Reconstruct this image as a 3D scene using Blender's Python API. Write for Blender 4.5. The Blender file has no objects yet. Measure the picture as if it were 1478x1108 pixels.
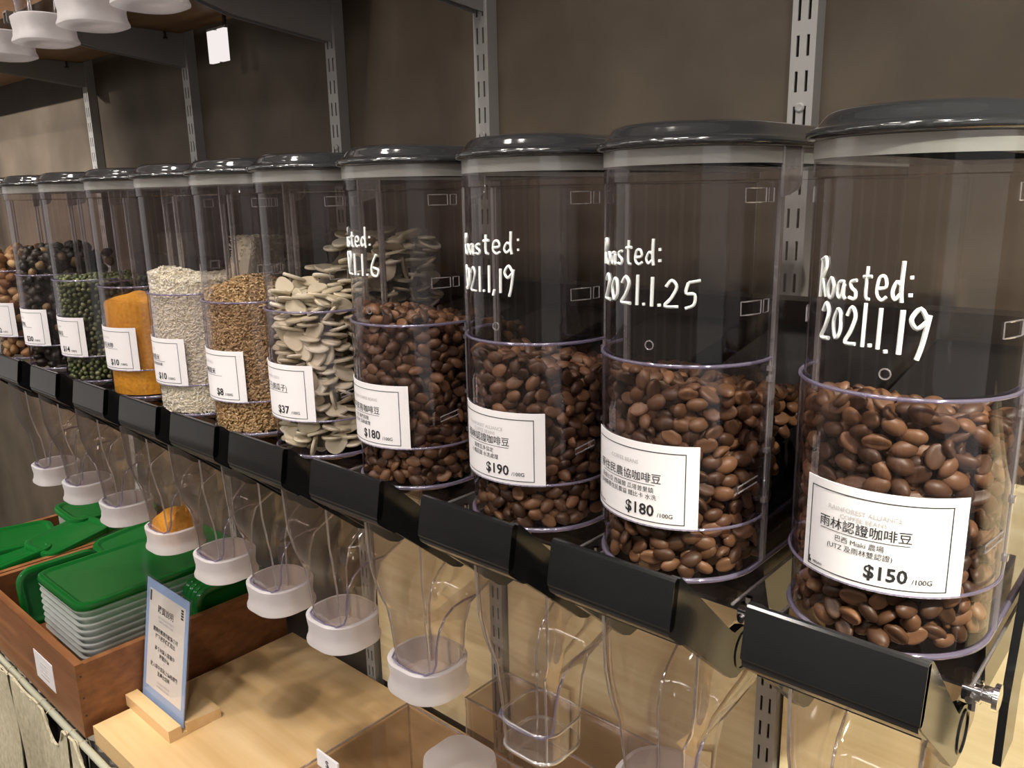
import bpy, math, random
import numpy as np
from math import sin, cos, pi, radians, sqrt, atan2
from mathutils import Matrix, Vector, Euler
random.seed(7)
RNG = np.random.default_rng(11)
SC = bpy.context.scene
COL = SC.collection
S = 0.13            # metres per dispenser pitch; coordinates below are in pitches
Z0 = 1.15           # height of the handle tops above the floor, metres

def W(x, y, z):
    return Vector((x * S, y * S, z * S + Z0))

# ------------------------------------------------------------------ camera
CAM = Vector((0.6408, -2.8886, 1.6677))
YAW, PITCH, ROLL, FPX = -0.7319, 0.2294, -0.0207, 1178.92
fw = Vector((sin(YAW) * cos(PITCH), cos(YAW) * cos(PITCH), -sin(PITCH)))
r0 = Vector((cos(YAW), -sin(YAW), 0))
u0 = r0.cross(fw)
rr = cos(ROLL) * r0 + sin(ROLL) * u0
uu = -sin(ROLL) * r0 + cos(ROLL) * u0
cd = bpy.data.cameras.new('camera')
cd.sensor_width = 36
cd.lens = FPX / 1478 * 36
cd.clip_start = 0.02
cam = bpy.data.objects.new('camera', cd)
COL.objects.link(cam)
m = Matrix((rr, uu, -fw)).transposed().to_4x4()
m.translation = W(*CAM)
cam.matrix_world = m
SC.camera = cam

# ------------------------------------------------------------------ world, lights, exposure
SC.view_settings.view_transform = 'Standard'
SC.view_settings.look = 'None'
SC.view_settings.gamma = 1
SC.view_settings.use_curve_mapping = False
SC.view_settings.exposure = 0.55
SC.cycles.transparent_max_bounces = 96
SC.cycles.max_bounces = 10
SC.cycles.use_denoising = True
SC.cycles.sample_clamp_indirect = 6.0
wd = bpy.data.worlds.new('shop_world')
SC.world = wd
wd.use_nodes = True
wd.node_tree.nodes['Background'].inputs[0].default_value = (1.0, 0.93, 0.86, 1)
wd.node_tree.nodes['Background'].inputs[1].default_value = 0.35

def spot(loc, target, power, size=65, blend=0.6, radius=0.03, col=(1, 0.93, 0.84)):
    ld = bpy.data.lights.new('ceiling_or_fill_spot', 'SPOT')
    ld.energy = power
    ld.spot_size = radians(size)
    ld.spot_blend = blend
    ld.shadow_soft_size = radius
    ld.color = col
    o = bpy.data.objects.new('ceiling_or_fill_spot', ld)
    COL.objects.link(o)
    a, b = W(*loc), W(*target)
    o.location = a
    o.rotation_euler = (b - a).to_track_quat('-Z', 'Y').to_euler()
    return o

# the shop's ceiling track: a row of spots a metre in front of the shelves
spot((3.5, -5.0, 11.5), (-0.6, 0.4, 0.4), 26, 50)
spot((-1.0, -6.5, 11.5), (-2.0, 0.4, 0.3), 24, 50)
spot((-5.5, -6.0, 11.5), (-5.3, 0.4, 0.2), 30, 50)
spot((-10.5, -6.0, 11.5), (-9.0, 0.5, -0.5), 26, 50)
spot((-13.5, -4.0, 11.5), (-13.2, 1.0, -3.0), 22, 50)
# a nearer track just in front of the lids
for lx in (2.0, -1.0, -3.2, -6.0, -9.0, -12.0, -15.0):
    spot((lx, -2.2 - .35 * (lx % 2), 11.5), (lx - .5, 0.3, 1.5), 8, 60, 0.9, 0.085)
spot((-4.5, -6.0, 11.5), (-7.5, 0.25, -4.7), 36, 15, 0.5, 0.02, (1, 0.88, 0.72))
spot((8.5, -4.5, 11.5), (0.8, 3.0, -1.8), 250, 30, 0.5, 0.03, (1, 0.96, 0.78))
spot((-22.0, -32.0, 11.5), (-18.5, 3.3, 1.9), 1500, 17, 0.8)  # added far spot that brightens the left wall under the upper shelf
spot((-17.0, -16.0, 11.5), (-18.5, 3.3, -4.0), 330, 40, 0.9)  # added spot that brightens the lower left wall
spot((-9.5, -32.0, 11.5), (-9.5, 3.3, 2.3), 460, 22, 1.0, 0.8)  # added wide soft fill for the wall under the upper shelf
spot((5.0, -22.0, 11.5), (-2.8, 3.3, -3.2), 95, 20, 0.8, 0.04, (1, 0.92, 0.78))  # added warm fill for the lower wall behind the chutes
spot((-9.0, -9.0, 11.5), (-11.8, 0.1, -6.2), 60, 24, 0.7)  # added fill that brightens the hanging linen bags

# ------------------------------------------------------------------ materials
def mat(name):
    mt = bpy.data.materials.new(name)
    mt.use_nodes = True
    nt = mt.node_tree
    nt.nodes.clear()
    out = nt.nodes.new('ShaderNodeOutputMaterial')
    return mt, nt, out

def N(nt, kind, **kw):
    n = nt.nodes.new(kind)
    for k, v in kw.items():
        setattr(n, k, v)
    return n

def ramp(nt, src, stops):
    r = N(nt, 'ShaderNodeValToRGB')
    el = r.color_ramp.elements
    while len(el) < len(stops):
        el.new(0.5)
    for e, (p, c) in zip(el, stops):
        e.position = p
        e.color = (*c, 1)
    nt.links.new(src, r.inputs[0])
    return r.outputs[0]

def pbr(name, col, rough=0.5, metal=0.0, coat=0.0, spec=0.5, noise=None, bump=0.0, scale=20.0, stretch=(1, 1, 1), coat_rough=0.05):
    mt, nt, out = mat(name)
    b = N(nt, 'ShaderNodeBsdfPrincipled')
    nt.links.new(b.outputs[0], out.inputs[0])
    b.inputs['Base Color'].default_value = (*col, 1)
    b.inputs['Roughness'].default_value = rough
    b.inputs['Metallic'].default_value = metal
    b.inputs['Coat Weight'].default_value = coat
    b.inputs['Coat Roughness'].default_value = coat_rough
    b.inputs['Specular IOR Level'].default_value = spec
    if noise or bump:
        tc = N(nt, 'ShaderNodeTexCoord')
        mp = N(nt, 'ShaderNodeMapping')
        mp.inputs['Scale'].default_value = stretch
        nt.links.new(tc.outputs['Object'], mp.inputs[0])
        nz = N(nt, 'ShaderNodeTexNoise')
        nz.inputs['Scale'].default_value = scale
        nz.inputs['Detail'].default_value = 6
        nt.links.new(mp.outputs[0], nz.inputs[0])
        if noise:
            nt.links.new(ramp(nt, nz.outputs['Fac'], noise), b.inputs['Base Color'])
        if bump:
            bp = N(nt, 'ShaderNodeBump')
            bp.inputs['Strength'].default_value = bump
            bp.inputs['Distance'].default_value = 0.004
            nt.links.new(nz.outputs['Fac'], bp.inputs['Height'])
            nt.links.new(bp.outputs[0], b.inputs['Normal'])
    return mt

def acrylic(name, tint, edge, base=0.035, power=4.0, amount=0.6, rough=0.03, milk=0.0, milkcol=(0.8, 0.78, 0.8)):
    """thin clear plastic: see-through face on, mirror-like and denser at a slant"""
    mt, nt, out = mat(name)
    lw = N(nt, 'ShaderNodeLayerWeight')
    lw.inputs[0].default_value = 0.5
    pw = N(nt, 'ShaderNodeMath', operation='POWER')
    nt.links.new(lw.outputs['Facing'], pw.inputs[0])
    pw.inputs[1].default_value = power
    ma = N(nt, 'ShaderNodeMath', operation='MULTIPLY_ADD')
    nt.links.new(pw.outputs[0], ma.inputs[0])
    ma.inputs[1].default_value = amount
    ma.inputs[2].default_value = base
    tr = N(nt, 'ShaderNodeBsdfTransparent')
    nt.links.new(ramp(nt, pw.outputs[0], [(0, tint), (1, edge)]), tr.inputs[0])
    gl = N(nt, 'ShaderNodeBsdfGlossy')
    gl.inputs['Roughness'].default_value = rough
    gl.inputs[0].default_value = (0.95, 0.95, 1, 1)
    first = tr.outputs[0]
    if milk:
        df = N(nt, 'ShaderNodeBsdfDiffuse')
        df.inputs[0].default_value = (*milkcol, 1)
        tl = N(nt, 'ShaderNodeBsdfTranslucent')
        tl.inputs[0].default_value = (*milkcol, 1)
        mm = N(nt, 'ShaderNodeMixShader')
        mm.inputs[0].default_value = 0.5
        nt.links.new(df.outputs[0], mm.inputs[1])
        nt.links.new(tl.outputs[0], mm.inputs[2])
        m2 = N(nt, 'ShaderNodeMixShader')
        m2.inputs[0].default_value = milk
        nt.links.new(tr.outputs[0], m2.inputs[1])
        nt.links.new(mm.outputs[0], m2.inputs[2])
        first = m2.outputs[0]
    mx = N(nt, 'ShaderNodeMixShader')
    nt.links.new(ma.outputs[0], mx.inputs[0])
    nt.links.new(first, mx.inputs[1])
    nt.links.new(gl.outputs[0], mx.inputs[2])
    nt.links.new(mx.outputs[0], out.inputs[0])
    return mt

def varied(name, stops, rough=0.45, spec=0.4, noise_amt=0.25, nscale=300, coat=0.0):
    """each loose piece gets its own shade from the ramp"""
    mt, nt, out = mat(name)
    b = N(nt, 'ShaderNodeBsdfPrincipled')
    nt.links.new(b.outputs[0], out.inputs[0])
    b.inputs['Roughness'].default_value = rough
    b.inputs['Specular IOR Level'].default_value = spec
    b.inputs['Coat Weight'].default_value = coat
    oi = N(nt, 'ShaderNodeObjectInfo')
    ge = N(nt, 'ShaderNodeNewGeometry')
    ad = N(nt, 'ShaderNodeMath', operation='ADD')
    nt.links.new(oi.outputs['Random'], ad.inputs[0])
    nt.links.new(ge.outputs['Random Per Island'], ad.inputs[1])
    fr = N(nt, 'ShaderNodeMath', operation='FRACT')
    nt.links.new(ad.outputs[0], fr.inputs[0])
    tc = N(nt, 'ShaderNodeTexCoord')
    nz = N(nt, 'ShaderNodeTexNoise')
    nz.inputs['Scale'].default_value = nscale
    nz.inputs['Detail'].default_value = 3
    nt.links.new(tc.outputs['Object'], nz.inputs[0])
    ma = N(nt, 'ShaderNodeMath', operation='MULTIPLY_ADD')
    nt.links.new(nz.outputs['Fac'], ma.inputs[0])
    ma.inputs[1].default_value = noise_amt
    sb = N(nt, 'ShaderNodeMath', operation='SUBTRACT')
    nt.links.new(fr.outputs[0], sb.inputs[0])
    sb.inputs[1].default_value = noise_amt / 2
    nt.links.new(sb.outputs[0], ma.inputs[2])
    nt.links.new(ramp(nt, ma.outputs[0], stops), b.inputs['Base Color'])
    return mt

M = {}
M['clear'] = acrylic('clear_acrylic', (0.90, 0.88, 0.88), (0.62, 0.60, 0.62), 0.05, 3.2, 0.62, 0.05)
M['collar'] = acrylic('milky_collar', (0.9, 0.9, 0.88), (0.7, 0.7, 0.7), 0.10, 3, 0.4, 0.10, 0.5, (0.82, 0.81, 0.78))
M['panel'] = acrylic('clear_panel', (0.93, 0.915, 0.93), (0.55, 0.5, 0.6))
M['chute'] = acrylic('chute_acrylic', (0.91, 0.88, 0.86), (0.5, 0.44, 0.42), 0.055, 2.6, 0.5, 0.05)
M['edge'] = acrylic('lavender_edge', (0.58, 0.54, 0.66), (0.4, 0.36, 0.52), 0.14, 3.0, 0.4, 0.08, 0.35, (0.46, 0.41, 0.58))
M['cedge'] = acrylic('clear_edge', (0.78, 0.74, 0.74), (0.45, 0.42, 0.44), 0.25, 2.5, 0.5, 0.06, 0.26, (0.85, 0.82, 0.84))
M['tray'] = acrylic('food_tray_plastic', (0.9, 0.92, 0.92), (0.7, 0.72, 0.72), 0.05, 3, 0.3, 0.15, 0.55, (0.86, 0.87, 0.86))
M['frost'] = acrylic('frosted_plastic', (0.9, 0.88, 0.88), (0.8, 0.8, 0.8), 0.03, 4, 0.2, 0.35, 0.78, (0.86, 0.83, 0.85))
M['black'] = pbr('black_gloss_plastic', (0.010, 0.010, 0.011), 0.14, 0, 0.0, 0.4)
M['lid'] = pbr('black_lid_plastic', (0.022, 0.023, 0.026), 0.10, 0, 0.9, 0.8)
M['seal'] = pbr('gray_lid_seal', (0.62, 0.61, 0.60), 0.14, 0, 0.6)
M['rackpaint'] = pbr('dark_brown_rack_paint', (0.042, 0.034, 0.028), 0.5)
M['paper'] = pbr('label_paper', (0.82, 0.79, 0.82), 0.5, 0, 0.0, 0.3)
M['ink'] = pbr('black_ink', (0.02, 0.02, 0.022), 0.6)
M['grayink'] = pbr('pale_gray_ink', (0.48, 0.46, 0.47), 0.6)
M['marker'] = pbr('white_marker', (0.92, 0.95, 0.95), 0.5)
def emitter(name, col, power):
    mt, nt, out = mat(name)
    e = N(nt, 'ShaderNodeEmission')
    e.inputs[0].default_value = (*col, 1)
    e.inputs[1].default_value = power
    nt.links.new(e.outputs[0], out.inputs[0])
    return mt
M['tube'] = emitter('lamp_tube_glow', (1, .95, .9), 12)
M['bar'] = emitter('reflection_bars_glow', (1, .93, .90), 0.62)  # glow that imitates a reflection
M['chrome'] = pbr('chrome', (0.8, 0.8, 0.82), 0.12, 1.0)
M['steel'] = pbr('gray_painted_steel', (0.28, 0.275, 0.27), 0.45, 0, 0, 0.4)
M['darksteel'] = pbr('dark_screw', (0.05, 0.045, 0.04), 0.4, 0.6)
M['wall'] = pbr('mottled_brown_plaster', (0.2, 0.16, 0.12), 0.6, 0, 0.0, 0.3,
                [(0.3, (0.047, 0.035, 0.024)), (0.5, (0.066, 0.050, 0.036)), (0.7, (0.090, 0.070, 0.051))], 0.05, 7.0, (1, 1, 1), 0.03)
M['plain'] = pbr('shop_plaster', (0.55, 0.52, 0.48), 0.8)
M['ceil'] = pbr('shop_ceiling', (0.75, 0.73, 0.70), 0.9)
M['floor'] = pbr('shop_floor', (0.3, 0.26, 0.22), 0.5)
M['pale'] = pbr('pale_column_paint', (0.8, 0.78, 0.75), 0.6)
M['pine'] = pbr('pine_wood', (0.5, 0.32, 0.15), 0.42, 0, 0.15, 0.4,
                [(0.3, (0.60, 0.39, 0.18)), (0.5, (0.68, 0.46, 0.235)), (0.7, (0.74, 0.53, 0.295))], 0.02, 4.0, (0.5, 9, 9))
M['pinelight'] = pbr('pale_pine', (0.6, 0.42, 0.22), 0.45, 0, 0.1, 0.4,
                [(0.3, (0.66, 0.53, 0.31)), (0.7, (0.80, 0.69, 0.46))], 0.03, 9.0, (0.6, 9, 9))
M['boxwood'] = pbr('stained_wood', (0.2, 0.08, 0.03), 0.45, 0, 0.1, 0.4,
                [(0.3, (0.16, 0.058, 0.02)), (0.7, (0.27, 0.11, 0.04))], 0.03, 8.0, (0.8, 5, 9))
M['shelfwood'] = pbr('dark_stained_board', (0.2, 0.1, 0.04), 0.5, 0, 0, 0.4,
                [(0.3, (0.19, 0.095, 0.04)), (0.7, (0.29, 0.16, 0.075))], 0.03, 8.0, (0.8, 5, 9))
M['green'] = acrylic('green_plastic', (0.06, 0.35, 0.1), (0.03, 0.2, 0.05), 0.04, 4, 0.35, 0.12, 0.85, (0.012, 0.21, 0.035))
M['linen'] = pbr('linen_cloth', (0.4, 0.36, 0.27), 0.9, 0, 0, 0.2,
                 [(0.35, (0.46, 0.41, 0.29)), (0.65, (0.62, 0.56, 0.42))], 0.15, 260.0, (1, 1, 0.3))
M['linen_shade'] = pbr('linen_inside_shade', (0.10, 0.09, 0.085), 0.9)  # darker copy of the linen, painted-in shade for the bag openings
M['blue'] = pbr('pale_blue_print', (0.32, 0.44, 0.68), 0.5)
M['card'] = pbr('sign_paper', (0.80, 0.74, 0.68), 0.5)
M['signgl'] = acrylic('sign_acrylic', (0.95, 0.95, 0.96), (0.7, 0.72, 0.78), 0.05, 4, 0.4, 0.03)
M['rail'] = pbr('rail_paint', (0.42, 0.42, 0.33), 0.35, 0, 0.2)
M['bean'] = varied('roasted_bean', [(0.0, (0.050, 0.023, 0.012)), (0.5, (0.105, 0.050, 0.025)), (1.0, (0.225, 0.112, 0.055))], 0.45, 0.45, 0.3, 120, 0.0)
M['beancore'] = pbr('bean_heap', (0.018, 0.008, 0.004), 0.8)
M['seed'] = varied('pumpkin_seed_hull', [(0, (0.56, 0.49, 0.34)), (0.6, (0.70, 0.63, 0.48)), (1, (0.82, 0.77, 0.65))], 0.5, 0.3, 0.25, 90)
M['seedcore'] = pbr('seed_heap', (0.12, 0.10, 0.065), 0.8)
M['mung'] = varied('mung_bean_skin', [(0, (0.075, 0.10, 0.038)), (0.6, (0.15, 0.185, 0.075)), (1, (0.32, 0.34, 0.16))], 0.35, 0.5, 0.2, 200)
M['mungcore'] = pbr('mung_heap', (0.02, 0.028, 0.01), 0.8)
M['rice'] = varied('white_rice', [(0, (0.80, 0.73, 0.56)), (0.6, (0.88, 0.83, 0.70)), (1, (0.95, 0.93, 0.87))], 0.4, 0.5, 0.1, 90)
M['ricecore'] = pbr('rice_heap', (0.82, 0.76, 0.6), 0.8)
M['brown'] = varied('brown_rice', [(0, (0.34, 0.21, 0.09)), (0.6, (0.48, 0.32, 0.15)), (1, (0.66, 0.48, 0.26))], 0.4, 0.5, 0.1, 90)
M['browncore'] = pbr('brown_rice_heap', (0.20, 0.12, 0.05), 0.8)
M['corn'] = pbr('cornmeal', (0.78, 0.36, 0.04), 0.8, 0, 0, 0.2, [(0.3, (0.66, 0.28, 0.025)), (0.7, (0.83, 0.40, 0.05))], 0.35, 240.0)
M['longan'] = varied('dried_longan', [(0, (0.012, 0.009, 0.007)), (0.8, (0.035, 0.022, 0.014)), (1, (0.30, 0.2, 0.09))], 0.45, 0.5, 0.2, 90)
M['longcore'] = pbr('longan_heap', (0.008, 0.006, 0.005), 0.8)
M['nut'] = varied('nut_skin', [(0, (0.26, 0.11, 0.04)), (0.6, (0.42, 0.22, 0.09)), (1, (0.66, 0.44, 0.22))], 0.5, 0.4, 0.25, 90)
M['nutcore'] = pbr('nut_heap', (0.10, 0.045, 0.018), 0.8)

# ------------------------------------------------------------------ mesh helpers (coordinates in pitches)
class MB:
    def __init__(s):
        s.v, s.f, s.mi = [], [], []

    def add(s, verts, faces, mi=0):
        o = len(s.v)
        s.v += [tuple(p) for p in verts]
        s.f += [tuple(i + o for i in f) for f in faces]
        s.mi += [mi] * len(faces)

    def box(s, x0, x1, y0, y1, z0, z1, mi=0):
        v = [(x, y, z) for x in (x0, x1) for y in (y0, y1) for z in (z0, z1)]
        s.add(v, [(0, 1, 3, 2), (4, 6, 7, 5), (0, 4, 5, 1), (2, 3, 7, 6), (0, 2, 6, 4), (1, 5, 7, 3)], mi)

    def loft(s, rings, cap0=False, cap1=False, closed=True, mi=0):
        n = len(rings[0])
        v = [p for r in rings for p in r]
        f = []
        for i in range(len(rings) - 1):
            for j in range(n if closed else n - 1):
                k = (j + 1) % n
                f.append((i * n + j, i * n + k, (i + 1) * n + k, (i + 1) * n + j))
        if cap0:
            f.append(tuple(range(n))[::-1])
        if cap1:
            f.append(tuple((len(rings) - 1) * n + j for j in range(n)))
        s.add(v, f, mi)

    def prism(s, poly, axis, a, b, mi=0):
        """poly of 2-D points extruded along axis 0/1/2 from a to b"""
        def pt(p, h):
            q = list(p)
            q.insert(axis, h)
            return tuple(q)
        s.loft([[pt(p, a) for p in poly], [pt(p, b) for p in poly]], True, True, True, mi)

    def tube(s, path, r, n=8, closed=False, mi=0):
        P = [Vector(p) for p in path]
        rings = []
        L = len(P)
        prev = None
        for i, p in enumerate(P):
            if closed:
                t = P[(i + 1) % L] - P[i - 1]
            else:
                t = P[min(i + 1, L - 1)] - P[max(i - 1, 0)]
            t.normalize()
            a = Vector((0, 0, 1)) if abs(t.z) < 0.9 else Vector((0, 1, 0))
            if prev is not None:
                a = prev
            u = (a - t * a.dot(t)).normalized()
            w = t.cross(u)
            prev = u
            ri = r[i] if isinstance(r, (list, tuple)) else r
            rings.append([p + u * (ri * cos(2 * pi * k / n)) + w * (ri * sin(2 * pi * k / n)) for k in range(n)])
        if closed:
            rings.append(rings[0])
        s.loft(rings, not closed, not closed, True, mi)

    def build(s, name, mats, parent=None, smooth=35, loc=None, world=False, shift=None):
        me = bpy.data.meshes.new(name)
        if world:
            vv = [(x * S, y * S, z * S + Z0) for x, y, z in s.v]
        else:
            vv = [(x * S, y * S, z * S) for x, y, z in s.v]
        if shift is not None:
            vv = [(x - shift[0], y - shift[1], z - shift[2]) for x, y, z in vv]
        me.from_pydata(vv, [], s.f)
        if not isinstance(mats, (list, tuple)):
            mats = [mats]
        for q in mats:
            me.materials.append(q)
        me.polygons.foreach_set('material_index', s.mi)
        if smooth:
            me.shade_smooth()
            me.set_sharp_from_angle(angle=radians(smooth))
        me.update()
        o = bpy.data.objects.new(name, me)
        COL.objects.link(o)
        if parent is not None:
            o.parent = parent
        if loc is not None:
            o.location = loc
        return o

def build_at(mb, name, mats, base, parent=None, smooth=35):
    """world-coordinate mesh whose origin sits at base (pitches)"""
    b = W(*base)
    return mb.build(name, mats, parent, smooth, b, True, b)

def tag(o, label, cat, group=None, kind=None):
    o['label'] = label
    o['category'] = cat
    if group:
        o['group'] = group
    if kind:
        o['kind'] = kind
    return o

def thing(name, label, cat, base, group=None):
    o = bpy.data.objects.new(name, None)
    o.empty_display_size = 0.02
    COL.objects.link(o)
    o.location = W(*base)
    return tag(o, label, cat, group)

def structure(o):
    o['kind'] = 'structure'
    return o

def child(name, me, parent):
    if isinstance(me, list):
        return [child(name, q, parent) for q in me][0]
    o = bpy.data.objects.new(name, me)
    COL.objects.link(o)
    o.parent = parent
    return o

def rrect(x0, x1, y0, y1, rc, z, n=5):
    pts = []
    for cx, cy, a0 in ((x1 - rc, y0 + rc, -90), (x1 - rc, y1 - rc, 0), (x0 + rc, y1 - rc, 90), (x0 + rc, y0 + rc, 180)):
        for i in range(n + 1):
            a = radians(a0 + 90 * i / n)
            pts.append((cx + rc * cos(a), cy + rc * sin(a), z))
    return pts

XC, YC, RB, YB = -0.34, 0.64, 0.40, 2.6
def stadium(off, z, n=32, yb=None):
    """outline of a dispenser: round front, straight sides, rounded back corners"""
    r = RB + off
    yb = (YB if yb is None else yb) + off
    pts = []
    for i in range(n + 1):
        a = radians(-90 + 180 * i / n)
        pts.append((XC + r * sin(a), YC - r * cos(a), z))
    rc = min(0.14, r * 0.5)
    for cx, a0 in ((XC + r - rc, 0), (XC - r + rc, 90)):
        for i in range(6):
            a = radians(a0 + 90 * i / 5)
            pts.append((cx + rc * cos(a), yb - rc + rc * sin(a), z))
    return pts

def onarc(th, r, z):
    return (XC + r * sin(th), YC - r * cos(th), z)

# ------------------------------------------------------------------ writing
def text_mesh(st, size, bold=0.0):
    cu = bpy.data.curves.new('txt', 'FONT')
    cu.body = st
    cu.size = size
    cu.offset = bold * size
    cu.resolution_u = 2
    cu.align_x = 'LEFT'
    o = bpy.data.objects.new('txt', cu)
    COL.objects.link(o)
    dg = bpy.context.evaluated_depsgraph_get()
    me = o.evaluated_get(dg).to_mesh()
    v = [(p.co.x, p.co.y) for p in me.vertices]
    f = [tuple(q.vertices) for q in me.polygons]
    o.evaluated_get(dg).to_mesh_clear()
    bpy.data.objects.remove(o)
    bpy.data.curves.remove(cu)
    return v, f

def put_text(mb, st, size, u, v, fn, align='C', bold=0.0, mi=0, width=None):
    vs, fs = text_mesh(st, size, bold)
    if not vs:
        return
    x0, x1 = min(p[0] for p in vs), max(p[0] for p in vs)
    k = 1.0 if width is None else width / (x1 - x0)
    sh = {'C': -(x0 + x1) / 2, 'L': -x0, 'R': -x1}[align]
    mb.add([fn(u + (p[0] + sh) * k, v + p[1]) for p in vs], fs, mi)

GL = {
 'R': [[(.12, 0), (.2, 1)], [(.1, .95), (.45, 1.02), (.55, .8), (.25, .5)], [(.25, .5), (.62, .02)]],
 'o': [[(.3, .5), (.08, .3), (.15, .05), (.4, .02), (.5, .3), (.3, .5)]],
 'a': [[(.45, .45), (.15, .42), (.08, .12), (.3, .03), (.46, .4), (.45, .1), (.58, 0)]],
 's': [[(.45, .5), (.15, .45), (.2, .3), (.42, .2), (.4, .02), (.08, .04)]],
 't': [[(.28, .85), (.25, .1), (.45, .02)], [(.08, .58), (.5, .6)]],
 'e': [[(.1, .25), (.48, .3), (.4, .52), (.15, .48), (.08, .15), (.3, 0), (.52, .08)]],
 'd': [[(.45, .35), (.25, .45), (.08, .2), (.2, .02), (.42, .15)], [(.48, .95), (.45, .3), (.5, -.05)]],
 ':': [[(.2, .55), (.2, .5)], [(.2, .15), (.2, .1)]],
 '2': [[(.1, .75), (.3, .98), (.48, .75), (.3, .35), (.06, .04), (.55, .03)]],
 '0': [[(.3, .85), (.1, .5), (.25, .08), (.48, .3), (.45, .75), (.3, .85)]],
 '1': [[(.25, 1), (.22, 0)]],
 '.': [[(.2, .1), (.2, .04)]],
 ',': [[(.22, .12), (.12, -.1)]],
 '9': [[(.5, .7), (.3, .98), (.1, .75), (.25, .55), (.5, .75)], [(.52, .85), (.4, .2), (.3, -.12)]],
 '6': [[(.4, 1), (.15, .5), (.15, .1), (.4, .03), (.48, .3), (.2, .4)]],
 '5': [[(.62, .92), (.2, .85)], [(.2, .85), (.12, .5), (.42, .45), (.4, .1), (.1, -.02)]],
}
def smooth_path(p, n=4):
    if len(p) < 3:
        return p
    out = []
    for i in range(len(p) - 1):
        a, b, c, d = p[max(i - 1, 0)], p[i], p[i + 1], p[min(i + 2, len(p) - 1)]
        for k in range(n):
            t = k / n
            out.append(tuple(0.5 * (2 * b[j] + (c[j] - a[j]) * t + (2 * a[j] - 5 * b[j] + 4 * c[j] - d[j]) * t * t
                                    + (3 * b[j] - a[j] - 3 * c[j] + d[j]) * t ** 3) for j in range(2)))
    out.append(p[-1])
    return out

def handwriting(lines, parent):
    """lines: (text, start theta deg, end theta deg, z0, z1, height, thickness)"""
    mb = MB()
    for st, t0, t1, z0, z1, h, th in lines:
        n = len(st)
        wts = [0.45 if c in ':.,1' else 1.0 for c in st]
        tot = sum(wts)
        acc = 0
        for c, wt in zip(st, wts):
            ta = radians(t0 + (t1 - t0) * acc / tot)
            zz = z0 + (z1 - z0) * acc / tot
            cw = radians(t1 - t0) * wt / tot * RB * (1.45 if wt == 1 else 2.6)
            acc += wt
            hh = h * random.uniform(0.92, 1.1)
            for stroke in GL[c]:
                pts = smooth_path(stroke)
                path = [onarc(ta + x * cw / RB, RB + 0.004, zz + y * hh) for x, y in pts]
                if len(path) == 2 and c in ':.':
                    path = [onarc(ta + .2 * cw / RB, RB + .004, zz + stroke[0][1] * hh), onarc(ta + .21 * cw / RB, RB + .004, zz + stroke[0][1] * hh - .012)]
                mb.tube(path, th * random.uniform(0.72, 0.95), 6)
    return mb.build('handwriting', M['marker'], parent, 60)

def price_label(parent, right, en, title, subs, price, mark=False):
    """paper label wrapped on the front panel; right = angle of its right edge"""
    W_, H_ = 0.645, 0.408
    r = RB + 0.021
    thr = radians(right)
    z0 = 0.118
    def fn(u, v, o=0.003):
        return onarc(thr - (W_ - u) / r, r + o, z0 + v)
    mb = MB()
    n = 30
    rings = []
    for rad in (r - 0.002, r + 0.001):
        rings.append([onarc(thr - W_ / r * (1 - i / n), rad, z0) for i in range(n + 1)] +
                     [onarc(thr - W_ / r * (1 - i / n), rad, z0 + H_) for i in range(n, -1, -1)])
    a, b = rings
    mb.loft([a, b], False, False)
    m_ = len(a)
    for rg, flip in ((a, True), (b, False)):
        fs = []
        for i in range(n):
            q = (i, i + 1, m_ - 2 - i, m_ - 1 - i)
            fs.append(q[::-1] if flip else q)
        mb.add(rg, fs)
    lab = mb.build('price_label', M['paper'], parent, 30)
    t = MB()
    def strip(u0, u1, v0, v1, mi=0, k=24):
        k = k if u1 - u0 > 0.05 else 1
        t.add([fn(u0 + (u1 - u0) * i / k, v, 0.0025) for i in range(k + 1) for v in (v0, v1)],
              [(2 * i, 2 * i + 2, 2 * i + 3, 2 * i + 1) for i in range(k)], mi)
    L_, R_, B_, T_, w = 0.03, 0.585, 0.024, 0.373, 0.0042
    strip(L_, R_, B_, B_ + w); strip(L_, R_, T_ - w, T_)
    strip(L_, L_ + w, B_, T_); strip(R_ - w, R_, B_, T_)
    cu = 0.265
    for i, e in enumerate(en):
        put_text(t, e, 0.027, cu, 0.30 - 0.029 * i, fn, 'C', 0, 1, None)
    if title:
        put_text(t, title, 0.052, cu, 0.222, fn, 'C', 0.004, 0)
    strip(0.09, 0.44, 0.207, 0.2095)
    for i, e in enumerate(subs):
        put_text(t, e, 0.029, cu - 0.01, 0.172 - 0.034 * i, fn, 'C', 0.0, 0)
    put_text(t, price, 0.078, 0.44, 0.055, fn, 'R', 0.022, 0)
    put_text(t, '/100G', 0.030, 0.455, 0.055, fn, 'L', 0.008, 0)
    if mark:
        put_text(t, 'VEGAN', 0.015, 0.058, 0.038, fn, 'L', 0.02, 0)
        t.add([fn(x, y) for x, y in ((0.037, 0.035), (0.047, 0.033), (0.05, 0.045), (0.042, 0.05), (0.045, 0.062), (0.036, 0.06))], [(0, 1, 2, 3, 4, 5)])
    t.build('lettering', [M['ink'], M['grayink']], lab, 0)
    return lab

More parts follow.
